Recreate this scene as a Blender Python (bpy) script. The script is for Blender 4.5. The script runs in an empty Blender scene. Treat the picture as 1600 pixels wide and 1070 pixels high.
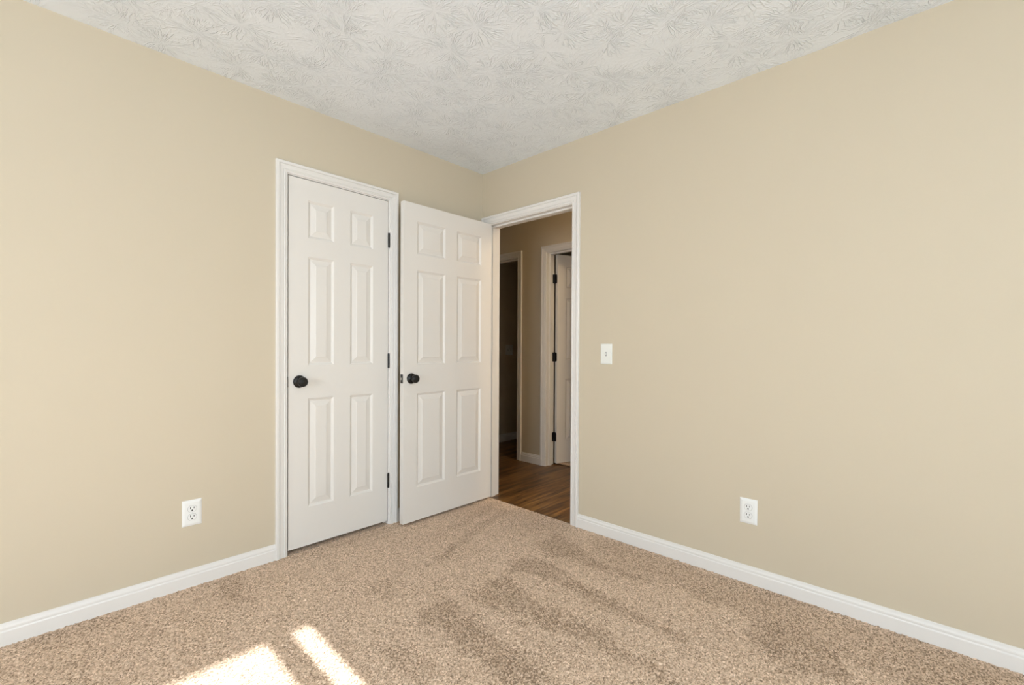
import bpy, bmesh, math
import numpy as np
from mathutils import Matrix, Vector

S = bpy.context.scene
C = S.collection

# ------------------------------------------------------------------ camera
CAM = Vector((-2.4045, -2.5765, 1.1344))
yaw, pit, rol = math.radians(43.221), math.radians(-0.5097), math.radians(0.3055)
cam_d = bpy.data.cameras.new('camera')
cam = bpy.data.objects.new('camera', cam_d)
C.objects.link(cam)
fw = Vector((math.cos(yaw)*math.cos(pit), math.sin(yaw)*math.cos(pit), math.sin(pit)))
rt = Vector((math.sin(yaw), -math.cos(yaw), 0))
up = rt.cross(fw)
r2 = rt*math.cos(rol) + up*math.sin(rol)
u2 = -rt*math.sin(rol) + up*math.cos(rol)
M = Matrix((r2, u2, -fw)).transposed().to_4x4()
M.translation = CAM
cam.matrix_world = M
cam_d.sensor_width = 36
cam_d.sensor_fit = 'HORIZONTAL'
cam_d.lens = 716.98/1600*36
cam_d.shift_y = 13.66/1600
cam_d.clip_start = 0.02
S.camera = cam

# ------------------------------------------------------------------ colour management
S.view_settings.view_transform = 'Standard'
S.view_settings.look = 'None'
S.view_settings.exposure = 0.0
S.view_settings.gamma = 1
S.view_settings.use_curve_mapping = False

# ------------------------------------------------------------------ sky
w = bpy.data.worlds.new('sky')
S.world = w
w.use_nodes = True
nt = w.node_tree
sky = nt.nodes.new('ShaderNodeTexSky')
sky.sky_type = 'NISHITA'
sky.sun_disc = False
sky.sun_elevation = math.radians(27)
sky.sun_rotation = math.radians(180)
nt.links.new(sky.outputs[0], nt.nodes['Background'].inputs[0])
nt.nodes['Background'].inputs[1].default_value = 0.10

# ------------------------------------------------------------------ sun through the back window
sd = bpy.data.lights.new('sun', 'SUN')
sd.energy = 19.0
sd.angle = math.radians(0.53)
sd.color = (0.97, 0.99, 1.0)
sun = bpy.data.objects.new('sun', sd)
C.objects.link(sun)
el = math.radians(26.57)
az = 0.027
dirv = Vector((az*math.cos(el), math.cos(el), -math.sin(el))).normalized()
sun.rotation_euler = dirv.to_track_quat('-Z', 'Y').to_euler()

def area(name, loc, d, sx, sy, power, col, spread=180):
    a = bpy.data.lights.new(name, 'AREA')
    a.shape = 'RECTANGLE'
    a.size, a.size_y = sx, sy
    a.energy = power
    a.color = col
    a.spread = math.radians(spread)
    o = bpy.data.objects.new(name, a)
    C.objects.link(o)
    o.location = loc
    o.rotation_euler = Vector(d).to_track_quat('-Z', 'Z').to_euler()
    return o
# daylight coming in at each window of the place
E_BACK, E_SIDE, E_HALL_FILL = 80, 86, 110  # the last one drives the added fill dome in the hall
area('daylight_back', (-2.25, -4.74, 1.31), (0, 1, 0), 1.04, 1.34, E_BACK, (0.78, 0.94, 1.06))
area('daylight_side', (-4.94, -2.15, 1.34), (1, 0, 0), 1.56, 1.40, E_SIDE, (0.86, 0.95, 1.03))

# ------------------------------------------------------------------ materials
def mat(name, col, rough=0.5, metal=0.0, spec=0.5):
    m = bpy.data.materials.new(name)
    m.use_nodes = True
    b = m.node_tree.nodes['Principled BSDF']
    b.inputs['Base Color'].default_value = (*col, 1)
    b.inputs['Roughness'].default_value = rough
    b.inputs['Metallic'].default_value = metal
    b.inputs['Specular IOR Level'].default_value = spec
    return m

class N:
    def __init__(s, m):
        s.t = m.node_tree
        s.b = s.t.nodes['Principled BSDF']
    def n(s, typ, **kw):
        x = s.t.nodes.new(typ)
        for k, v in kw.items():
            setattr(x, k, v)
        return x
    def l(s, a, b):
        s.t.links.new(a, b)
    def math(s, op, a, b=None, clamp=False):
        x = s.n('ShaderNodeMath', operation=op, use_clamp=clamp)
        for i, v in enumerate((a, b)):
            if v is None: continue
            if isinstance(v, (int, float)): x.inputs[i].default_value = v
            else: s.l(v, x.inputs[i])
        return x.outputs[0]
    def vmath(s, op, a, b=None):
        x = s.n('ShaderNodeVectorMath', operation=op)
        for i, v in enumerate((a, b)):
            if v is None: continue
            if isinstance(v, tuple): x.inputs[i].default_value = v
            else: s.l(v, x.inputs[i])
        return x
    def obj(s):
        return s.n('ShaderNodeTexCoord').outputs['Object']
    def noise(s, vec, scale, detail=2, rough=0.5):
        x = s.n('ShaderNodeTexNoise')
        x.inputs['Scale'].default_value = scale
        x.inputs['Detail'].default_value = detail
        x.inputs['Roughness'].default_value = rough
        s.l(vec, x.inputs['Vector'])
        return x
    def bump(s, h, strength, dist):
        x = s.n('ShaderNodeBump')
        x.inputs['Strength'].default_value = strength
        x.inputs['Distance'].default_value = dist
        s.l(h, x.inputs['Height'])
        s.l(x.outputs[0], s.b.inputs['Normal'])
        return x
    def mix(s, fac, a, b):
        x = s.n('ShaderNodeMix', data_type='RGBA')
        s.l(fac, x.inputs['Factor'])
        for k, v in (('A', a), ('B', b)):
            i = [q for q in x.inputs if q.name == k and q.type == 'RGBA'][0]
            if isinstance(v, tuple): i.default_value = (*v, 1)
            else: s.l(v, i)
        return [q for q in x.outputs if q.type == 'RGBA'][0]

def paint_wall(name, col):
    m = mat(name, col, 0.62, spec=0.35)
    g = N(m)
    co = g.obj()
    n1 = g.noise(co, 260, 3)
    n2 = g.noise(co, 1.6, 3)
    c2 = tuple(c*0.965 for c in col)
    g.l(g.mix(n2.outputs[0], col, c2), g.b.inputs['Base Color'])
    g.bump(n1.outputs[0], 0.12, 0.001)
    return m
WALL = paint_wall('beige_wall_paint', (0.645, 0.562, 0.428))
WALL_LIFTED = paint_wall('beige_wall_paint_lifted', (0.66, 0.570, 0.43))  # same paint as the bedroom, colour lifted to brighten the hall

def trim_mat(name, col, rough):
    m = mat(name, col, rough)
    g = N(m)
    n1 = g.noise(g.obj(), 90, 2)
    g.bump(n1.outputs[0], 0.02, 0.0003)
    return m
TRIM = trim_mat('white_trim_paint', (0.83, 0.80, 0.765), 0.36)
DOOR = trim_mat('white_door_paint', (0.80, 0.765, 0.72), 0.40)
PLATE = mat('white_plastic_plate', (0.88, 0.88, 0.86), 0.30)
SLOT = mat('dark_slot', (0.008, 0.007, 0.006), 0.9, spec=0.1)
ALMOND = mat('off_white_plastic', (0.86, 0.865, 0.82), 0.32)
BRONZE = mat('oil_rubbed_bronze', (0.007, 0.006, 0.0055), 0.38, 0.0, spec=0.4)
g = N(BRONZE); g.bump(g.noise(g.obj(), 300, 2).outputs[0], 0.08, 0.0005)
STEEL = mat('bright_steel', (0.75, 0.73, 0.70), 0.22, 1.0)
GLASS = mat('window_glass', (1, 1, 1), 0.0)
g = N(GLASS)
tr = g.n('ShaderNodeBsdfTransparent'); gl = g.n('ShaderNodeBsdfGlossy'); gl.inputs['Roughness'].default_value = 0.02
fr = g.n('ShaderNodeMixShader'); fr.inputs[0].default_value = 0.06
g.l(tr.outputs[0], fr.inputs[1]); g.l(gl.outputs[0], fr.inputs[2])
g.l(fr.outputs[0], g.t.nodes['Material Output'].inputs[0])

def ceiling_mat():
    m = mat('stomp_textured_ceiling', (0.885, 0.94, 1.0), 0.5, spec=0.4)
    g = N(m)
    co = g.obj()
    sep = g.n('ShaderNodeSeparateXYZ'); g.l(co, sep.inputs[0])
    flat = g.n('ShaderNodeCombineXYZ'); g.l(sep.outputs[0], flat.inputs[0]); g.l(sep.outputs[1], flat.inputs[1])
    wob = g.noise(flat.outputs[0], 22, 2)
    wv = g.vmath('SUBTRACT', wob.outputs['Color'], (0.5, 0.5, 0.5))
    ws = g.vmath('SCALE', wv.outputs[0]); ws.inputs['Scale'].default_value = 0.022
    P = g.vmath('ADD', flat.outputs[0], ws.outputs[0]).outputs[0]
    hs = []
    for k, (off, sc) in enumerate((((0, 0, 0), 3.9), ((3.37, 1.71, 0), 3.5), ((7.9, 5.3, 0), 4.3))):
        Q = g.vmath('ADD', P, off).outputs[0]
        v = g.n('ShaderNodeTexVoronoi', voronoi_dimensions='2D', feature='F1')
        v.inputs['Scale'].default_value = sc
        v.inputs['Randomness'].default_value = 0.8
        g.l(Q, v.inputs['Vector'])
        d = g.vmath('SUBTRACT', Q, v.outputs['Position'])
        s2 = g.n('ShaderNodeSeparateXYZ'); g.l(d.outputs[0], s2.inputs[0])
        flatd = g.n('ShaderNodeCombineXYZ'); g.l(s2.outputs[0], flatd.inputs[0]); g.l(s2.outputs[1], flatd.inputs[1])
        r = g.vmath('LENGTH', flatd.outputs[0]).outputs['Value']
        nd = g.vmath('NORMALIZE', flatd.outputs[0]).outputs[0]
        nds = g.vmath('SCALE', nd); nds.inputs['Scale'].default_value = 3.6
        rz = g.math('MULTIPLY', r, 9.0)
        cz = g.n('ShaderNodeCombineXYZ'); g.l(rz, cz.inputs[2])
        q = g.vmath('ADD', nds.outputs[0], cz.outputs[0]).outputs[0]
        cc = g.vmath('SCALE', v.outputs['Color']); cc.inputs['Scale'].default_value = 40
        q = g.vmath('ADD', q, cc.outputs[0]).outputs[0]
        nz = g.noise(q, 1.7, 1, 0.4)
        ridge = g.math('SUBTRACT', 1.0, g.math('MULTIPLY', g.math('ABSOLUTE', g.math('SUBTRACT', nz.outputs[0], 0.5)), 11.0), clamp=True)
        ridge = g.math('POWER', ridge, 1.6)
        inn = g.math('MULTIPLY', r, 18.0, clamp=True)
        out = g.math('SUBTRACT', 1.0, g.math('MULTIPLY', g.math('SUBTRACT', r, 0.10), 16.0, clamp=True), clamp=True)
        keep = g.noise(q, 0.55, 0)   # whole sectors of the stamp come out fainter
        kf = g.math('MULTIPLY', g.math('SUBTRACT', keep.outputs[0], 0.30), 4.5, clamp=True)
        hs.append(g.math('MULTIPLY', g.math('MULTIPLY', ridge, kf), g.math('MULTIPLY', inn, out)))
    h = g.math('MAXIMUM', g.math('MAXIMUM', hs[0], hs[1]), g.math('MULTIPLY', hs[2], 0.55))
    fine = g.noise(flat.outputs[0], 75, 3, 0.6)
    h = g.math('ADD', h, g.math('MULTIPLY', fine.outputs[0], 0.40))
    g.bump(h, 1.0, 0.0026)
    return m
CEIL = ceiling_mat()

def carpet_mat():
    m = mat('tan_carpet', (0.5, 0.38, 0.29), 0.95, spec=0.1)
    g = N(m)
    co = g.obj()
    v = g.n('ShaderNodeTexVoronoi'); v.inputs['Scale'].default_value = 215
    g.l(co, v.inputs['Vector'])
    sepc = g.n('ShaderNodeSeparateColor'); g.l(v.outputs['Color'], sepc.inputs[0])
    n = g.noise(co, 420, 2)
    soft = g.noise(co, 3.0, 3)
    att = g.n('ShaderNodeAttribute', attribute_name='nap')
    # flecked yarn: the nap brushed the other way shows more of its dark strands
    r = g.math('SUBTRACT', sepc.outputs[0], g.math('MULTIPLY', att.outputs['Fac'], 0.31))
    cr = g.n('ShaderNodeValToRGB')
    e = cr.color_ramp.elements
    e[0].position = 0.0; e[0].color = (0.28, 0.192, 0.125, 1)
    e[1].position = 1.0; e[1].color = (0.93, 0.715, 0.545, 1)
    for p, c in ((0.14, (0.40, 0.283, 0.192)), (0.30, (0.58, 0.42, 0.298)), (0.70, (0.71, 0.525, 0.382))):
        x = e.new(p); x.color = (*c, 1)
    g.l(g.math('ADD', r, g.math('MULTIPLY', g.math('SUBTRACT', n.outputs[0], 0.5), 0.35), clamp=True), cr.inputs[0])
    tone = g.mix(soft.outputs[0], (0.95, 0.95, 0.96), (1.05, 1.05, 1.04))
    g.l(g.vmath('MULTIPLY', cr.outputs[0], tone).outputs[0], g.b.inputs['Base Color'])
    g.b.inputs['Sheen Weight'].default_value = 0.1
    g.bump(n.outputs[0], 0.5, 0.0015)
    return m
CARPET = carpet_mat()

def wood_mat():
    m = mat('vinyl_plank_wood', (0.2, 0.11, 0.05), 0.38)
    g = N(m)
    co = g.obj()
    br = g.n('ShaderNodeTexBrick')
    br.offset = 0.37
    br.inputs['Scale'].default_value = 1.0
    br.inputs['Brick Width'].default_value = 1.22
    br.inputs['Row Height'].default_value = 0.178
    br.inputs['Mortar Size'].default_value = 0.0012
    br.inputs['Color1'].default_value = (0, 0, 0, 1)
    br.inputs['Color2'].default_value = (1, 1, 1, 1)
    br.inputs['Mortar'].default_value = (0, 0, 0, 1)
    g.l(co, br.inputs['Vector'])
    mp = g.n('ShaderNodeMapping'); mp.inputs['Scale'].default_value = (1.1, 10, 1)
    g.l(co, mp.inputs[0])
    sh = g.vmath('ADD', mp.outputs[0], br.outputs['Color']).outputs[0]
    n = g.noise(sh, 1.6, 5, 0.6)
    n.inputs['Distortion'].default_value = 0.8
    n2 = g.noise(sh, 9.0, 3)
    cr = g.n('ShaderNodeValToRGB')
    e = cr.color_ramp.elements
    e[0].position = 0.33; e[0].color = (0.030, 0.011, 0.003, 1)
    e[1].position = 0.70; e[1].color = (0.33, 0.170, 0.050, 1)
    e2 = e.new(0.50); e2.color = (0.15, 0.068, 0.017, 1)
    g.l(g.math('ADD', n.outputs[0], g.math('MULTIPLY', g.math('SUBTRACT', n2.outputs[0], 0.5), 0.25)), cr.inputs[0])
    sb = g.n('ShaderNodeSeparateColor'); g.l(br.outputs['Color'], sb.inputs[0])
    tint = g.mix(sb.outputs[0], (0.82, 0.82, 0.82), (1.12, 1.12, 1.12))
    mul = g.vmath('MULTIPLY', cr.outputs[0], tint).outputs[0]
    g.l(g.mix(br.outputs['Fac'], mul, (0.03, 0.015, 0.008)), g.b.inputs['Base Color'])
    g.bump(n2.outputs[0], 0.1, 0.0006)
    return m
WOOD = wood_mat()
CONC = mat('grey_closet_board', (0.5, 0.47, 0.42), 0.8)

# ------------------------------------------------------------------ mesh helpers
def obj(name, bm, m, parent=None, smooth=False, bevel=0):
    me = bpy.data.meshes.new(name)
    bmesh.ops.recalc_face_normals(bm, faces=bm.faces[:])
    bm.to_mesh(me); bm.free()
    me.materials.append(m)
    o = bpy.data.objects.new(name, me)
    C.objects.link(o)
    if smooth:
        for p in me.polygons: p.use_smooth = True
    if bevel:
        b = o.modifiers.new('bevel', 'BEVEL'); b.width = bevel; b.segments = 2; b.limit_method = 'ANGLE'
        for p in me.polygons: p.use_smooth = True
        wn = o.modifiers.new('wn', 'WEIGHTED_NORMAL'); wn.keep_sharp = True
    if parent: o.parent = parent
    return o

def struct(name, bm, m, **kw):
    o = obj(name, bm, m, **kw)
    o['kind'] = 'structure'
    return o

def empty(name, loc=(0, 0, 0), rotz=0, parent=None):
    o = bpy.data.objects.new(name, None)
    C.objects.link(o)
    o.location = loc
    o.rotation_euler = (0, 0, rotz)
    o.empty_display_size = 0.05
    if parent: o.parent = parent
    return o

def bx(bm, a, b):
    x0, y0, z0 = a; x1, y1, z1 = b
    v = [bm.verts.new(p) for p in ((x0,y0,z0),(x1,y0,z0),(x1,y1,z0),(x0,y1,z0),(x0,y0,z1),(x1,y0,z1),(x1,y1,z1),(x0,y1,z1))]
    for f in ((0,3,2,1),(4,5,6,7),(0,1,5,4),(1,2,6,5),(2,3,7,6),(3,0,4,7)):
        bm.faces.new([v[i] for i in f])
    return bm

def box(a, b):
    return bx(bmesh.new(), a, b)

def wall_mesh(axis, at, thick, lo, hi, z0, z1, holes):
    """wall slab lying in the plane axis=at, thick towards the outside, run lo..hi, with rectangular holes (a, b, za, zb)"""
    bm = bmesh.new()
    us = sorted({lo, hi, *[h[0] for h in holes], *[h[1] for h in holes]})
    zs = sorted({z0, z1, *[h[2] for h in holes], *[h[3] for h in holes]})
    def inhole(u, z):
        return any(h[0] < u < h[1] and h[2] < z < h[3] for h in holes)
    P = {}
    def V(i, j, k):
        if (i, j, k) not in P:
            d = at + (thick if k else 0)
            P[(i, j, k)] = bm.verts.new((us[i], d, zs[j]) if axis == 'y' else (d, us[i], zs[j]))
        return P[(i, j, k)]
    nu, nz = len(us)-1, len(zs)-1
    solid = lambda i, j: 0 <= i < nu and 0 <= j < nz and not inhole((us[i]+us[i+1])/2, (zs[j]+zs[j+1])/2)
    for i in range(nu):
        for j in range(nz):
            if not solid(i, j): continue
            for k in (0, 1):
                bm.faces.new([V(i,j,k), V(i+1,j,k), V(i+1,j+1,k), V(i,j+1,k)])
            if not solid(i-1, j): bm.faces.new([V(i,j,0), V(i,j,1), V(i,j+1,1), V(i,j+1,0)])
            if not solid(i+1, j): bm.faces.new([V(i+1,j,0), V(i+1,j,1), V(i+1,j+1,1), V(i+1,j+1,0)])
            if not solid(i, j-1): bm.faces.new([V(i,j,0), V(i,j,1), V(i+1,j,1), V(i+1,j,0)])
            if not solid(i, j+1): bm.faces.new([V(i,j+1,0), V(i,j+1,1), V(i+1,j+1,1), V(i+1,j+1,0)])
    return bm

CASING = [(0, 0), (0, 0.007), (0.0015, 0.0085), (0.0085, 0.0085), (0.0090, 0.0105), (0.0115, 0.0120), (0.0140, 0.0105), (0.0145, 0.0080),
          (0.0175, 0.0080), (0.0200, 0.0105), (0.0310, 0.0120), (0.0350, 0.0140), (0.0370, 0.0140), (0.0375, 0.0110), (0.0405, 0.0110), (0.0420, 0.0150), (0.0440, 0.0170),
          (0.0555, 0.0170), (0.058, 0.0145), (0.058, 0)]
BASE = [(0.0, 0.0), (0.0125, 0.0), (0.0125, 0.051), (0.0115, 0.0535), (0.0095, 0.055), (0.0090, 0.058), (0.0100, 0.061), (0.0095, 0.066),
        (0.0065, 0.0715), (0.0055, 0.0755), (0.0050, 0.0805), (0.0035, 0.0823), (0.0, 0.0823)]

def casing(axis, at, sgn, u0, u1, top, zb=-0.008):
    """mitred door casing round an opening whose casing inner edges are u0..u1 and top; sgn = direction it stands proud"""
    bm = bmesh.new()
    rows = []
    for (cu, cz, du, dz) in ((u0, zb, -1, 0), (u0, top, -1, 1), (u1, top, 1, 1), (u1, zb, 1, 0)):
        r = []
        for (wd, t) in CASING:
            u, z, d = cu + du*wd, cz + dz*wd, at + sgn*t
            r.append(bm.verts.new((u, d, z) if axis == 'y' else (d, u, z)))
        rows.append(r)
    n = len(CASING)
    for a, b in zip(rows, rows[1:]):
        for i in range(n):
            j = (i+1) % n
            bm.faces.new([a[i], a[j], b[j], b[i]])
    bm.faces.new(rows[0]); bm.faces.new(rows[-1])
    return bm

def baseboard(axis, at, sgn, u0, u1, zb=-0.006, bm=None, m0=0, m1=0):
    bm = bm or bmesh.new()
    rows = []
    for u, mt in ((u0, m0), (u1, m1)):
        r = []
        for (t, z) in BASE:
            d = at + sgn*t
            uu = u + mt*t
            z = z if z > 0 else zb
            r.append(bm.verts.new((uu, d, z) if axis == 'y' else (d, uu, z)))
        rows.append(r)
    n = len(BASE)
    for i in range(n):
        j = (i+1) % n
        bm.faces.new([rows[0][i], rows[0][j], rows[1][j], rows[1][i]])
    bm.faces.new(rows[0]); bm.faces.new(rows[1])
    return bm

def jamb(axis, d0, d1, u0, u1, top, s0, s1, zb=-0.008, jt=0.018, st=0.011):
    """door frame lining: faces at u0,u1,top, from depth d0 to d1, with a stop between s0 and s1"""
    bm = bmesh.new()
    def b(ua, ub, da, db, za, zb_):
        if axis == 'y': bx(bm, (ua, min(da, db), za), (ub, max(da, db), zb_))
        else: bx(bm, (min(da, db), ua, za), (max(da, db), ub, zb_))
    b(u0-jt, u0, d0, d1, zb, top+jt)
    b(u1, u1+jt, d0, d1, zb, top+jt)
    b(u0, u1, d0, d1, top, top+jt)
    b(u0, u0+st, s0, s1, zb, top)
    b(u1-st, u1, s0, s1, zb, top)
    b(u0+st, u1-st, s0, s1, top-st, top)
    return bm

PROFILE = [(0, 0), (0.0025, -0.0022), (0.0070, -0.0045), (0.0115, -0.0085), (0.0155, -0.0090), (0.0185, -0.0080), (0.0400, -0.0028), (0.0440, -0.0010), (0.0455, -0.0008)]
ZP = [(0.2125, 0.8195), (1.0055, 1.6085), (1.7125, 1.9205)]

def door_slab(wd, xs, t=0.035, h=2.032, zp=ZP):
    """six panel slab: x 0..wd, y 0..t, z 0..h, raised panels on both faces"""
    bm = bmesh.new()
    X = [0, xs[0][0], xs[0][1], xs[1][0], xs[1][1], wd]
    Z = [0, zp[0][0], zp[0][1], zp[1][0], zp[1][1], zp[2][0], zp[2][1], h]
    G = {}
    for k, (y, s) in enumerate(((0, 1), (t, -1))):
        for i, x in enumerate(X):
            for j, z in enumerate(Z):
                G[(i, j, k)] = bm.verts.new((x, y, z))
        for i in range(5):
            for j in range(7):
                q = [G[(i,j,k)], G[(i+1,j,k)], G[(i+1,j+1,k)], G[(i,j+1,k)]]
                if i in (1, 3) and j in (1, 3, 5):
                    prev = q
                    for (o, dp) in PROFILE[1:]:
                        cur = [bm.verts.new((a, y - s*dp, b)) for a, b in ((X[i]+o, Z[j]+o), (X[i+1]-o, Z[j]+o), (X[i+1]-o, Z[j+1]-o), (X[i]+o, Z[j+1]-o))]
                        for e in range(4):
                            f = (e+1) % 4
                            bm.faces.new([prev[e], prev[f], cur[f], cur[e]])
                        prev = cur
                    bm.faces.new(prev)
                else:
                    bm.faces.new(q)
    for i in range(5):
        for j in (0, 7):
            bm.faces.new([G[(i,j,0)], G[(i+1,j,0)], G[(i+1,j,1)], G[(i,j,1)]])
    for j in range(7):
        for i in (0, 5):
            bm.faces.new([G[(i,j,0)], G[(i,j+1,0)], G[(i,j+1,1)], G[(i,j,1)]])
    return bm

def lathe(prof, seg=40, axis='y'):
    """revolve (r, d) pairs about an axis; d runs along the axis"""
    bm = bmesh.new()
    rows = []
    for (r, d) in prof:
        if r < 1e-6:
            p = (0, d, 0) if axis == 'y' else (0, 0, d)
            rows.append([bm.verts.new(p)])
            continue
        row = []
        for k in range(seg):
            a = 2*math.pi*k/seg
            p = (r*math.cos(a), d, r*math.sin(a)) if axis == 'y' else (r*math.cos(a), r*math.sin(a), d)
            row.append(bm.verts.new(p))
        rows.append(row)
    for a, b in zip(rows, rows[1:]):
        for k in range(seg):
            l = (k+1) % seg
            if len(a) == 1 and len(b) == 1: continue
            if len(a) == 1: bm.faces.new([a[0], b[k], b[l]])
            elif len(b) == 1: bm.faces.new([a[k], a[l], b[0]])
            else: bm.faces.new([a[k], a[l], b[l], b[k]])
    return bm

ROSE = [(0.0, 0.0), (0.034, 0.0), (0.0345, -0.002), (0.0335, -0.005), (0.029, -0.009), (0.024, -0.0115), (0.019, -0.0125), (0.0175, -0.0145), (0.0, -0.0145)]
KNOB = [(0.0, -0.010), (0.0150, -0.012), (0.0135, -0.018), (0.0130, -0.027), (0.0150, -0.031), (0.0205, -0.0335), (0.0245, -0.037), (0.0265, -0.042),
        (0.0270, -0.047), (0.0262, -0.052), (0.0240, -0.0560), (0.0205, -0.0590), (0.0190, -0.0600), (0.0180, -0.0590), (0.0165, -0.0590),
        (0.0150, -0.0612), (0.0100, -0.0620), (0.0085, -0.0610), (0.0072, -0.0618), (0.0, -0.0622)]

def knob(parent, x, z, y=0.0, flip=False):
    k = obj('door_knob', lathe(KNOB, 44), BRONZE, parent, smooth=True)
    k.location = (x, y, z)
    if flip: k.rotation_euler = (0, 0, math.pi)
    r = obj('rose', lathe(ROSE, 44), BRONZE, k, smooth=True)
    return k

def hinge_mesh(hh=0.089, leaf=True, ang=0.0, lw=0.030):
    """knuckle barrel about local z at origin with two leaves: one along +y on the frame side (x>0 face), one turned by ang"""
    bm = lathe([(0.0, -hh/2-0.004), (0.0035, -hh/2-0.003), (0.0045, -hh/2), (0.0062, -hh/2), (0.0062, -hh/2+0.0170), (0.0056, -hh/2+0.0175), (0.0062, -hh/2+0.018),
                (0.0062, -0.009), (0.0056, -0.0085), (0.0062, -0.008), (0.0062, 0.0095), (0.0056, 0.010), (0.0062, 0.0105),
                (0.0062, hh/2-0.018), (0.0056, hh/2-0.0175), (0.0062, hh/2-0.017), (0.0062, hh/2), (0.0045, hh/2), (0.0035, hh/2+0.003), (0.0, hh/2+0.004)], 20, 'z')
    return bm

def leaf_mesh(w_, hh=0.089, t=0.0016, r=0.014):
    """leaf plate in the local y-z plane, y 0..w_, far corners rounded"""
    bm = bmesh.new()
    pts = [(0, -hh/2), (w_-r, -hh/2)]
    for k in range(1, 6):
        a = -math.pi/2 + k*math.pi/10
        pts.append((w_-r + r*math.cos(a), -hh/2+r + r*math.sin(a)))
    for k in range(0, 6):
        a = k*math.pi/10
        pts.append((w_-r + r*math.cos(a), hh/2-r + r*math.sin(a)))
    pts.append((0, hh/2))
    A = [bm.verts.new((0, y, z)) for y, z in pts]
    B = [bm.verts.new((t, y, z)) for y, z in pts]
    bm.faces.new(A); bm.faces.new(B)
    for i in range(len(pts)):
        j = (i+1) % len(pts)
        bm.faces.new([A[i], A[j], B[j], B[i]])
    return bm

# ------------------------------------------------------------------ the setting
CH = 2.4505
RX0, RY0 = -4.80, -4.60           # far corner of the bedroom
WT = 0.120                        # wall thickness
# closet door opening (in wall_left, plane y = 0)
C0, C1, CT = -1.4302, -0.8130, 2.0585
# bedroom doorway (in wall_right, plane x = 0)
E0, E1, ET = -0.8385, -0.066, 2.050
HX = 1.030                        # far wall of the hall
HT = 2.040
struct('wall_left', wall_mesh('y', 0.0, WT, RX0-WT, WT, -0.03, CH, [(C0-0.018, C1+0.018, -0.031, CT+0.018)]), WALL)
struct('wall_right', wall_mesh('x', 0.0, WT, RY0-WT, 0.0, -0.03, CH, [(E0-0.018, E1+0.018, -0.031, ET+0.018)]), WALL)
# window openings: back wall y = RY0, side wall x = RX0
WB = (-2.78, -1.715, 0.62, 2.00)
WS = (-2.95, -1.35, 0.62, 2.06)
struct('wall_back', wall_mesh('y', RY0, -WT, RX0-WT, 0.0, -0.03, CH, [WB]), WALL)
struct('wall_side', wall_mesh('x', RX0, -WT, RY0, 0.0, -0.03, CH, [WS]), WALL)
struct('ceiling', box((RX0-0.2, RY0-0.2, CH), (4.2, 2.6, CH+0.05)), CEIL)
# hall, rooms beyond
DL0, DL1 = 0.577, 1.285           # left doorway in the hall's far wall
DR0, DR1 = -0.575, 0.197          # right doorway
struct('wall_hall_far', wall_mesh('x', HX, 0.114, RY0, 2.2, -0.03, CH, [(DR0-0.018, DR1+0.018, -0.031, HT+0.018), (DL0-0.018, DL1+0.018, -0.031, HT+0.018)]), WALL_LIFTED)
struct('wall_hall_near', wall_mesh('x', WT, -0.05, WT, 2.2, -0.03, CH, []), WALL_LIFTED)
struct('wall_hall_end', box((0.05, 2.2, -0.03), (3.3, 2.3, CH)), WALL_LIFTED)
struct('wall_hall_south', wall_mesh('y', RY0, -0.12, 0.0, 4.1, -0.03, CH, []), WALL_LIFTED)
struct('wall_dark_room', box((1.144, 1.300, -0.03), (3.2, 1.40, CH)), WALL_LIFTED)
struct('wall_dark_room_end', box((3.1, 0.42, -0.03), (3.2, 1.30, CH)), WALL_LIFTED)
struct('wall_between_rooms', box((1.144, 0.32, -0.03), (4.1, 0.42, CH)), WALL_LIFTED)
struct('wall_far_room', box((4.0, RY0, -0.03), (4.1, 0.32, CH)), WALL_LIFTED)
bm = bmesh.new()
bx(bm, (-2.3, 0.75, -0.03), (0.05, 0.80, CH)); bx(bm, (-2.3, WT, -0.03), (-2.25, 0.75, CH)); bx(bm, (0.0, WT, -0.03), (0.05, 0.75, CH))
struct('wall_closet', bm, CONC)
struct('floor_hall', box((0.0, RY0, -0.06), (1.172, 2.2, -0.008)), WOOD)
struct('floor_dark_room', box((1.172, 0.32, -0.06), (3.2, 2.2, -0.008)), WOOD)

# ------------------------------------------------------------------ carpet: a real tufted surface
rng = np.random.default_rng(7)
def smooth_noise(nx, ny, sig):
    a = rng.standard_normal((nx, ny)).astype(np.float32)
    fx = np.fft.fftfreq(nx)[:, None]; fy = np.fft.rfftfreq(ny)[None, :]
    F = np.fft.rfft2(a) * np.exp(-2*(math.pi**2)*(sig**2)*(fx**2+fy**2))
    a = np.fft.irfft2(F, s=(nx, ny))
    return a/a.std()

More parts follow.
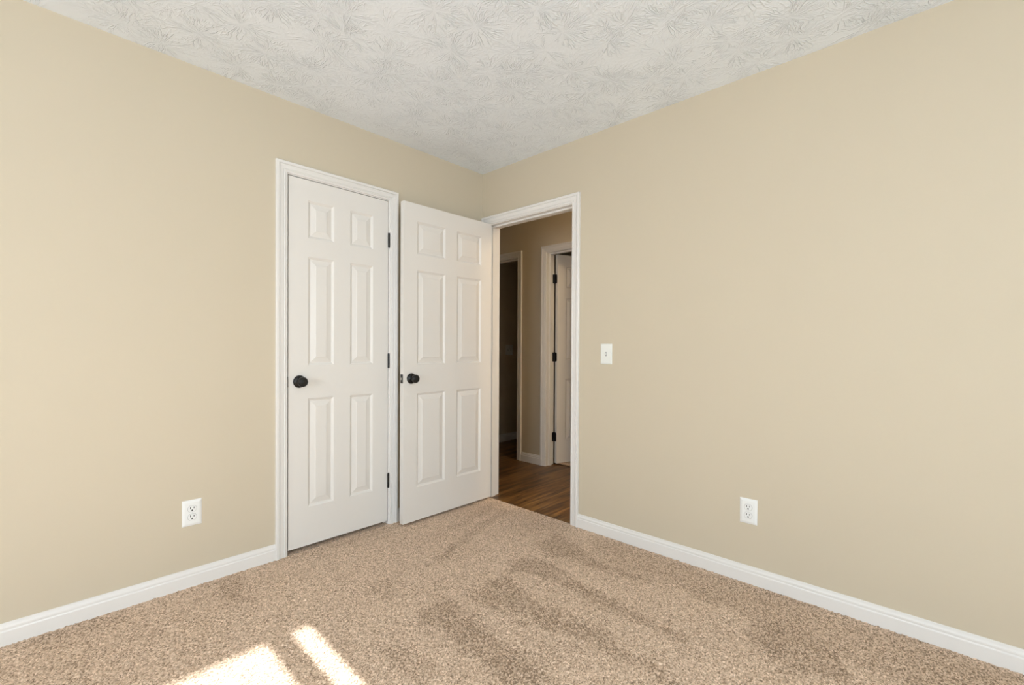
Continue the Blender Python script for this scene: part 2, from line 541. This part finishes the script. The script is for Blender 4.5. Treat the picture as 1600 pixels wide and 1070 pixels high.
NAP = [
 (1.0, [(-0.387,-0.891),(-0.189,-0.877),(-0.221,-1.04),(-0.313,-1.246),(-0.31,-1.345),(-0.315,-1.584),(-0.349,-1.588),(-0.385,-1.376),(-0.408,-1.263),(-0.395,-1.1),(-0.44,-0.97)]),
 (1.0, [(-0.671,-0.932),(-0.51,-0.96),(-0.514,-1.095),(-0.576,-1.361),(-0.602,-1.566),(-0.62,-1.851),(-0.651,-1.844),(-0.683,-1.612),(-0.673,-1.438),(-0.643,-1.227),(-0.661,-1.089),(-0.718,-0.994)]),
 (1.0, [(-0.923,-0.983),(-0.77,-0.994),(-0.804,-1.123),(-0.821,-1.283),(-0.822,-1.466),(-0.823,-1.638),(-0.873,-1.729),(-0.876,-1.948),(-0.917,-1.916),(-0.922,-1.688),(-0.927,-1.54),(-0.944,-1.434),(-0.95,-1.256),(-0.957,-1.069)]),
 (0.9, [(-1.019,-0.99),(-0.945,-1.007),(-0.985,-1.232),(-0.984,-1.392),(-1.017,-1.369),(-1.014,-1.203)]),
 (1.0, [(-1.154,-1.003),(-1.093,-1.027),(-1.114,-1.161),(-1.135,-1.323),(-1.146,-1.434),(-1.162,-1.564),(-1.186,-1.635),(-1.292,-1.524),(-1.275,-1.402),(-1.286,-1.297),(-1.257,-1.163),(-1.297,-0.994),(-1.232,-0.936)]),
 (0.8, [(-1.457,-1.017),(-1.427,-1.07),(-1.436,-1.178),(-1.469,-1.338),(-1.497,-1.309),(-1.493,-1.173),(-1.494,-1.079)]),
 (0.8, [(-0.019,-0.359),(-0.476,-0.501),(-0.88,-0.636),(-1.037,-0.662),(-0.76,-0.549),(-0.482,-0.441),(-0.202,-0.373)]),
 (0.5, [(-0.746,-0.35),(-0.418,-0.275),(-0.098,-0.169),(0.025,-0.22),(-0.232,-0.309),(-0.498,-0.368)]),
 (0.9, [(-0.446,-2.01),(-0.309,-2.03),(-0.254,-2.119),(-0.298,-2.279),(-0.49,-2.361),(-0.6,-2.2)]),
 (0.6, [(-1.234,-0.561),(-1.182,-0.649),(-1.282,-0.788),(-1.328,-0.682)]),
 (0.6, [(-1.807,-0.036),(-1.685,-0.058),(-1.714,-0.279),(-1.673,-0.435),(-1.773,-0.257)]),
 (0.55, [(-0.25,-1.15),(-0.02,-1.05),(-0.02,-2.8),(-0.40,-2.8)]),
 (0.5, [(-2.45,-0.02),(-2.15,-0.02),(-2.10,-0.10),(-2.30,-0.17)]),
 (0.5, [(-1.45,-0.02),(-0.85,-0.02),(-0.84,-0.10),(-1.25,-0.11)]),
]
def nap_raster(step=0.01):
    xs = np.arange(RX0, 0.2, step); ys = np.arange(RY0, 0.2, step)
    X, Y = np.meshgrid(xs, ys, indexing='ij')
    out = np.zeros_like(X)
    for wgt, pl in NAP:
        ins = np.zeros(X.shape, bool)
        n = len(pl)
        for i in range(n):
            (x1, y1), (x2, y2) = pl[i], pl[(i+1) % n]
            c = (y1 > Y) != (y2 > Y)
            with np.errstate(divide='ignore', invalid='ignore'):
                xi = (x2-x1)*(Y-y1)/((y2-y1) if y2 != y1 else 1e-9)+x1
            ins ^= c & (X < xi)
        out = np.maximum(out, ins*wgt)
    for _ in range(2):
        out = (out + np.roll(out, 1, 0) + np.roll(out, -1, 0) + np.roll(out, 1, 1) + np.roll(out, -1, 1))/5
    return xs, ys, out
NX, NY, NV = nap_raster()
def nap_at(x, y):
    i = np.clip(((x-NX[0])/0.01).round().astype(int), 0, len(NX)-1)
    j = np.clip(((y-NY[0])/0.01).round().astype(int), 0, len(NY)-1)
    return NV[i, j]

def grid_patch(x0, x1, y0, y1, step, amp, tsig):
    nx = int(round((x1-x0)/step))+1; ny = int(round((y1-y0)/step))+1
    X, Y = np.meshgrid(np.linspace(x0, x1, nx), np.linspace(y0, y1, ny), indexing='ij')
    if amp:
        h = smooth_noise(nx, ny, tsig) + 0.35*smooth_noise(nx, ny, tsig*2.4)
        jx = smooth_noise(nx, ny, 2.0)*0.014; jy = smooth_noise(nx, ny, 2.0)*0.014
        kx = smooth_noise(nx, ny, 14.0)*0.012
        nap = nap_at(X+jx+kx, Y+jy+kx)
        big = np.clip(smooth_noise(nx, ny, 30.0)*0.05, -0.1, 0.2)
        nap = np.clip(nap*0.85 + big, 0, 1)
        Z = h*amp*(1+0.35*nap) - 0.001
        edge = np.minimum(np.minimum(X-x0+0.05, -X), -Y)  # thins against the walls
    else:
        Z = np.zeros_like(X); nap = np.zeros_like(X)
    co = np.stack([X, Y, Z], -1).reshape(-1, 3)
    i = np.arange(nx-1)[:, None]*ny + np.arange(ny-1)[None, :]
    q = np.stack([i, i+ny, i+ny+1, i+1], -1).reshape(-1, 4)
    return co, q, nap.reshape(-1)

patches = [grid_patch(-2.50, 0.004, -2.10, 0.0, 0.0025, 0.00115, 0.72),
           grid_patch(-1.30, 0.004, -2.85, -2.10, 0.0025, 0.00115, 0.72),
           grid_patch(RX0, -2.50, RY0, 0.0, 0.02, 0, 1), grid_patch(-2.50, -1.30, RY0, -2.10, 0.02, 0, 1), grid_patch(-1.30, 0.004, RY0, -2.85, 0.02, 0, 1),
           grid_patch(C0, C1, 0.0, 0.75, 0.02, 0, 1),
           grid_patch(1.172, 4.0, RY0, 0.32, 0.02, 0, 1)]
cos, qs, nps, off = [], [], [], 0
for c, q, n_ in patches:
    cos.append(c); qs.append(q+off); nps.append(n_); off += len(c)
cos = np.concatenate(cos).astype(np.float32); qs = np.concatenate(qs).astype(np.int32); nps = np.concatenate(nps).astype(np.float32)
me = bpy.data.meshes.new('floor')
me.vertices.add(len(cos)); me.vertices.foreach_set('co', cos.ravel())
me.loops.add(qs.size); me.loops.foreach_set('vertex_index', qs.ravel())
me.polygons.add(len(qs)); me.polygons.foreach_set('loop_start', np.arange(0, qs.size, 4, dtype=np.int32))
me.polygons.foreach_set('use_smooth', np.ones(len(qs), bool))
me.update(); me.validate()
at_ = me.attributes.new('nap', 'FLOAT', 'POINT'); at_.data.foreach_set('value', nps)
me.materials.append(CARPET)
fl = bpy.data.objects.new('floor', me); C.objects.link(fl); fl['kind'] = 'structure'
struct('floor_slab', box((RX0-WT, RY0-WT, -0.10), (4.1, 2.3, -0.062)), CONC)

# ------------------------------------------------------------------ trim and baseboards
def trim(name, bm):
    return struct(name, bm, TRIM)
trim('trim_1', casing('y', 0.0, -1, C0-0.005, C1+0.005, CT+0.005))
trim('trim_2', jamb('y', 0.0, WT, C0, C1, CT, 0.037, 0.070))
trim('trim_3', casing('x', 0.0, -1, E0-0.005, E1+0.005, ET+0.005))
trim('trim_4', jamb('x', 0.0, WT, E0, E1, ET, 0.038, 0.073))
trim('trim_5', casing('x', WT, 1, E0-0.005, E1+0.005, ET+0.005, zb=-0.008))
trim('trim_6', casing('x', HX, -1, DL0-0.005, DL1+0.005, HT+0.005))
trim('trim_7', jamb('x', HX, HX+0.114, DL0, DL1, HT, HX+0.04, HX+0.075))
trim('trim_8', casing('x', HX, -1, DR0-0.005, DR1+0.005, HT+0.005))
trim('trim_9', jamb('x', HX, HX+0.114, DR0, DR1, HT, HX+0.040, HX+0.077))
cw = 0.058
trim('baseboard_left', baseboard('y', 0.0, -1, RX0, C0-0.005-cw, m0=1))
trim('baseboard_corner', baseboard('y', 0.0, -1, C1+0.005+cw, -0.0165))
trim('baseboard_right', baseboard('x', 0.0, -1, RY0, E0-0.005-cw, m0=1))
trim('baseboard_back', baseboard('y', RY0, 1, RX0, 0.0, m0=1, m1=-1))
trim('baseboard_side', baseboard('x', RX0, 1, RY0, 0.0, m0=1, m1=-1))
trim('baseboard_hall', baseboard('x', HX, -1, DR1+0.005+cw, DL0-0.005-cw, zb=-0.012))
trim('baseboard_hall_far', baseboard('x', HX, -1, DL1+0.005+cw, 2.2, zb=-0.012))
trim('baseboard_hall_near', baseboard('x', HX, -1, RY0, DR0-0.005-cw, zb=-0.012))
trim('baseboard_dark_room', baseboard('y', 1.300, -1, 1.144, 3.1, zb=-0.012))

# ------------------------------------------------------------------ doors
def set_struct(o): o['kind'] = 'structure'; return o
# door_1: closet door, closed; hung on its right side, face flush with the wall
d1 = set_struct(obj('door_1', door_slab(0.6095, [(0.1055, 0.2550), (0.3545, 0.5040)]), DOOR))
d1.location = (-1.4260, 0.0010, 0.0225)
knob(d1, 0.0585, 0.9165)
knob(d1, 0.0585, 0.9165, 0.035, True)
for z in (1.8080-0.0225, 1.0440-0.0225, 0.2810-0.0225):
    hk = obj('hinge', hinge_mesh(), BRONZE, d1, smooth=False)
    hk.location = (0.6110+0.0005, -0.0062, z)
    lf = obj('hinge_leaf', leaf_mesh(0.030, t=0.0012), BRONZE, hk)
    lf.location = (-0.0006, 0.006, 0)
sp = obj('latch_plate', box((-0.0028, -0.0012, 0.8880), (-0.0008, 0.024, 0.9450)), BRONZE, d1)

# door_2: bedroom door swung open until it stands along wall_left
d2 = empty('door_2', (-0.0120, -0.0670, 0.0155), math.radians(180.0)); set_struct(d2)
s2 = obj('slab', door_slab(0.762, [(0.1020, 0.3300), (0.4320, 0.6600)], h=2.0315), DOOR, d2)
s2.location = (0.0025, 0.0120, 0)
# local +x runs to the free edge, local +y faces the camera
knob(s2, 0.762-0.0590, 0.9165, 0.035, True)
knob(s2, 0.762-0.0590, 0.9165, 0.0, False)
lp = obj('latch_plate', box((0.7612, 0.0050, 0.8880), (0.7632, 0.0300, 0.9450)), BRONZE, s2)
lb = bmesh.new()
v = [lb.verts.new(p) for p in ((0.762, 0.011, 0.9095), (0.762, 0.024, 0.9095), (0.762, 0.011, 0.9235), (0.762, 0.024, 0.9235),
     (0.7725, 0.0235, 0.9095), (0.7725, 0.0240, 0.9095), (0.7725, 0.0235, 0.9235), (0.7725, 0.0240, 0.9235), (0.766, 0.011, 0.9095), (0.766, 0.011, 0.9235))]
for f in ((0,1,5,4,8), (2,3,7,6,9), (1,3,7,5), (4,5,7,6), (8,4,6,9), (0,8,9,2), (0,1,3,2)):
    lb.faces.new([v[i] for i in f])
obj('latch_bolt', lb, STEEL, lp)
for z in (1.79, 1.02, 0.25):
    hk = obj('hinge', hinge_mesh(), BRONZE, d2)
    hk.location = (0, 0, z)
    lf = obj('hinge_leaf', leaf_mesh(0.030, t=0.0012), BRONZE, hk)   # on the door's hinge edge
    lf.location = (0.0012, 0.006, 0)
    lf2 = obj('hinge_leaf', leaf_mesh(0.030, t=0.0012), BRONZE, hk)  # on the door frame
    lf2.location = (-0.006, 0.0, 0); lf2.rotation_euler = (0, 0, math.radians(90))

# door_3: white panel door of the room across the hall, swung 72 degrees into that room
th = math.radians(72)
d3 = empty('door_3', (HX+0.114+0.008, DR1-0.0005, 0.0060), math.radians(-90)+th); set_struct(d3)
# local +x runs to the free edge; closed: slab lies at local y -0.043 .. -0.008 (towards the hall = -x world)
s3 = obj('slab', door_slab(0.762, [(0.1020, 0.3300), (0.4320, 0.6600)], h=2.030), DOOR, d3)
s3.location = (0.0035, -0.0440, 0)
knob(s3, 0.762-0.0590, 0.9165, 0.0, False)
knob(s3, 0.762-0.0590, 0.9165, 0.035, True)
for z in (1.795, 1.035, 0.255):
    hk = obj('hinge', hinge_mesh(), BRONZE, d3)
    hk.location = (0, 0, z)
    lf = obj('hinge_leaf', leaf_mesh(0.032, t=0.0020), BRONZE, hk)   # on the door edge
    lf.location = (0.0030, -0.006, 0); lf.rotation_euler = (0, 0, math.pi)
    lf2 = obj('hinge_leaf', leaf_mesh(0.032, t=0.0020), BRONZE, hk)  # on the jamb
    lf2.rotation_euler = (0, 0, math.radians(180)-th)
    lf2.location = Matrix.Rotation(-th, 3, 'Z') @ Vector((0.0008, -0.006, 0))

# ------------------------------------------------------------------ windows (behind the camera, where the daylight enters)
def window(name, axis, at, sgn, u0, u1, z0, z1, bars, rail=True):
    root = empty(name); set_struct(root)
    f = bmesh.new()
    def b(ua, ub, za, zb_, da, db):
        d0_, d1_ = sorted((at+sgn*da, at+sgn*db))
        if axis == 'y': bx(f, (ua, d0_, za), (ub, d1_, zb_))
        else: bx(f, (d0_, ua, za), (d1_, ub, zb_))
    b(u0, u0+0.004, z0, z1, 0, 0.11); b(u1-0.004, u1, z0, z1, 0, 0.11)
    b(u0+0.004, u1-0.004, z1-0.004, z1, 0, 0.11); b(u0+0.004, u1-0.004, z0, z0+0.03, 0, 0.11)
    for a, c in bars:
        b(a, c, z0+0.03, z1-0.004, 0.04, 0.08)
    if rail: b(u0+0.004, u1-0.004, (z0+z1)/2-0.02, (z0+z1)/2+0.02, 0.055, 0.085)
    obj('window_frame', f, TRIM, root)
    d0_, d1_ = sorted((at+sgn*0.066, at+sgn*0.070))
    obj('pane', box((u0+0.004, d0_, z0+0.03), (u1-0.004, d1_, z1-0.004)) if axis == 'y' else box((d0_, u0+0.004, z0+0.03), (d1_, u1-0.004, z1-0.004)), GLASS, root)
    s = bmesh.new()
    for (ua, ub, za, zb_, db) in ((u0-0.06, u0, z0, z1+0.06, 0.016), (u1, u1+0.06, z0, z1+0.06, 0.016), (u0, u1, z1, z1+0.06, 0.016), (u0-0.08, u1+0.08, z0-0.02, z0, 0.05)):
        a0, a1 = sorted((at, at-sgn*db))
        if axis == 'y': bx(s, (ua, a0, za), (ub, a1, zb_))
        else: bx(s, (a0, ua, za), (a1, ub, zb_))
    obj('window_casing', s, TRIM, root)
window('window_1', 'y', RY0, -1, *WB, bars=[(-1.883, -1.787)], rail=False)
window('window_2', 'x', RX0, -1, *WS, bars=[(-2.20, -2.10)])

# ------------------------------------------------------------------ outlets and switches
def plate(w_, h, t, edge, hole=None):
    """bevelled cover plate standing on y = 0, facing -y"""
    bm = bmesh.new()
    rings = [(0, 0), (0, -0.0012), (edge*0.25, -t*0.55), (edge, -t), (edge+0.001, -t)]
    prev = None
    for o, d in rings:
        cur = [bm.verts.new((sx*(w_/2-o), d, sz*(h/2-o))) for sx, sz in ((-1,-1),(1,-1),(1,1),(-1,1))]
        if prev:
            for e in range(4):
                f = (e+1) % 4
                bm.faces.new([prev[e], prev[f], cur[f], cur[e]])
        else: bm.faces.new(cur)
        prev = cur
    bm.faces.new(prev)
    return bm

def prism(pts, d0, d1, inset=0.0):
    bm = bmesh.new()
    A = [bm.verts.new((x, d0, z)) for x, z in pts]
    B = [bm.verts.new((x*(1-inset), d1, z*(1-inset))) for x, z in pts]
    bm.faces.new(A); bm.faces.new(B)
    for i in range(len(pts)):
        j = (i+1) % len(pts)
        bm.faces.new([A[i], A[j], B[j], B[i]])
    return bm

def recept_outline(r=0.0172, hz=0.0142):
    pts = []
    for k in range(48):
        a = 2*math.pi*k/48
        pts.append((r*math.cos(a), max(-hz, min(hz, r*math.sin(a)))))
    return pts

def outlet(label, loc, rotz):
    root = empty('electrical_outlet', loc, rotz)
    root['label'] = label; root['category'] = 'outlet'; root['group'] = 'duplex outlets low on the bedroom walls'
    obj('cover_plate', plate(0.0785, 0.1215, 0.0058, 0.0115), PLATE, root)
    for z in (0.0195, -0.0195):
        gap = prism(recept_outline(0.0181, 0.0151), -0.0050, -0.00595)
        gap_shade = obj('receptacle_gap_shade', gap, GAP_SHADE, root); gap_shade.location = (0, 0, z)
        r = obj('receptacle', prism(recept_outline(), -0.0052, -0.0082, 0.04), PLATE, root)
        r.location = (0, 0, z)
        s = bmesh.new()
        bx(s, (-0.0082, -0.0084, 0.0003), (-0.0052, -0.0078, 0.0098)); bx(s, (0.0052, -0.0084, 0.0012), (0.0082, -0.0078, 0.0090))
        g0 = [(0.0034*math.cos(t_), -0.0068+0.0034*math.sin(t_)) for t_ in [math.pi*k/8 for k in range(9)]] + [(-0.0034, -0.0096), (0.0034, -0.0096)]
        A = [s.verts.new((x, -0.0078, z_)) for x, z_ in g0]; B = [s.verts.new((x, -0.0084, z_)) for x, z_ in g0]
        s.faces.new(A); s.faces.new(B)
        for i in range(len(g0)):
            j = (i+1) % len(g0); s.faces.new([A[i], A[j], B[j], B[i]])
        obj('slots', s, SLOT, r)
    sc = obj('screw', lathe([(0, -0.0055), (0.0032, -0.0058), (0.0030, -0.0068), (0, -0.0072)], 16), PLATE, root, smooth=True)
    return root

GAP_SHADE = mat('painted_gap_shade', (0.42, 0.41, 0.39), 0.6)  # flat grey standing in for the shade in the gaps
PI = math.pi
# plate faces -y; on wall_right it is turned to face -x
outlet('white duplex outlet with plate low on the beige wall left of the closet door', (-1.8632, 0.0, 0.3462), 0)
outlet('white duplex outlet low on the beige wall to the right of the open doorway', (0.0, -1.8965, 0.3462), -PI/2)

def toggle(parent, x, up_=True, m=PLATE):
    s = obj('toggle_slot', box((x-0.0053, -0.0062, -0.0125), (x+0.0053, -0.0056, 0.0125)), GAP_SHADE, parent)
    t = bmesh.new()
    z0, z1 = (0.0, 0.011) if up_ else (-0.011, 0.0)
    A = [t.verts.new(p) for p in ((x-0.0036, -0.005, -0.006), (x+0.0036, -0.005, -0.006), (x+0.0036, -0.005, 0.006), (x-0.0036, -0.005, 0.006))]
    B = [t.verts.new(p) for p in ((x-0.003, -0.0155, z0), (x+0.003, -0.0155, z0), (x+0.003, -0.0155, z1-0.005), (x-0.003, -0.0155, z1-0.005))]
    t.faces.new(A); t.faces.new(B)
    for i in range(4):
        j = (i+1) % 4; t.faces.new([A[i], A[j], B[j], B[i]])
    obj('toggle', t, m, parent, bevel=0.0008)

def switch(label, loc, rotz, gangs, m, w_):
    root = empty('light_switch', loc, rotz)
    root['label'] = label; root['category'] = 'light switch'
    obj('cover_plate', plate(w_, 0.1225, 0.0056, 0.006), m, root)
    for x in gangs:
        toggle(root, x, True, m)
        for z in (0.030, -0.030):
            sc = obj('screw', lathe([(0, -0.0053), (0.0030, -0.0056), (0.0028, -0.0064), (0, -0.0068)], 16), m, root, smooth=True)
            sc.location = (x, 0, z)
    return root
switch('small light switch on the bright beige wall just right of the open doorway', (0.0, -1.0975, 1.0955), -PI/2, (0,), ALMOND, 0.0785)
switch('dim light switch on the dark wall seen through the left doorway across the hall', (1.669, 1.300, 1.100), 0, (-0.023, 0.023), ALMOND, 0.118)

# unseen dome light added down the hall to lift its brightness
lr = empty('hall_fill_light', (0.575, -2.10, CH))
lr['label'] = 'unseen dome fill light added on the hall ceiling'; lr['category'] = 'added fill light'
obj('base', lathe([(0, 0), (0.155, 0), (0.158, -0.01), (0.15, -0.022), (0, -0.022)], 40, 'z'), BRONZE, lr, smooth=True)
FILL_GLOW = mat('hall_fill_glow', (0.9, 0.9, 0.88), 0.5)
FILL_GLOW.node_tree.nodes['Principled BSDF'].inputs['Emission Color'].default_value = (1, 0.78, 0.50, 1)
FILL_GLOW.node_tree.nodes['Principled BSDF'].inputs['Emission Strength'].default_value = E_HALL_FILL
obj('dome', lathe([(0.14, -0.022), (0.145, -0.03), (0.135, -0.06), (0.105, -0.09), (0.06, -0.108), (0, -0.114)], 40, 'z'), FILL_GLOW, lr, smooth=True)
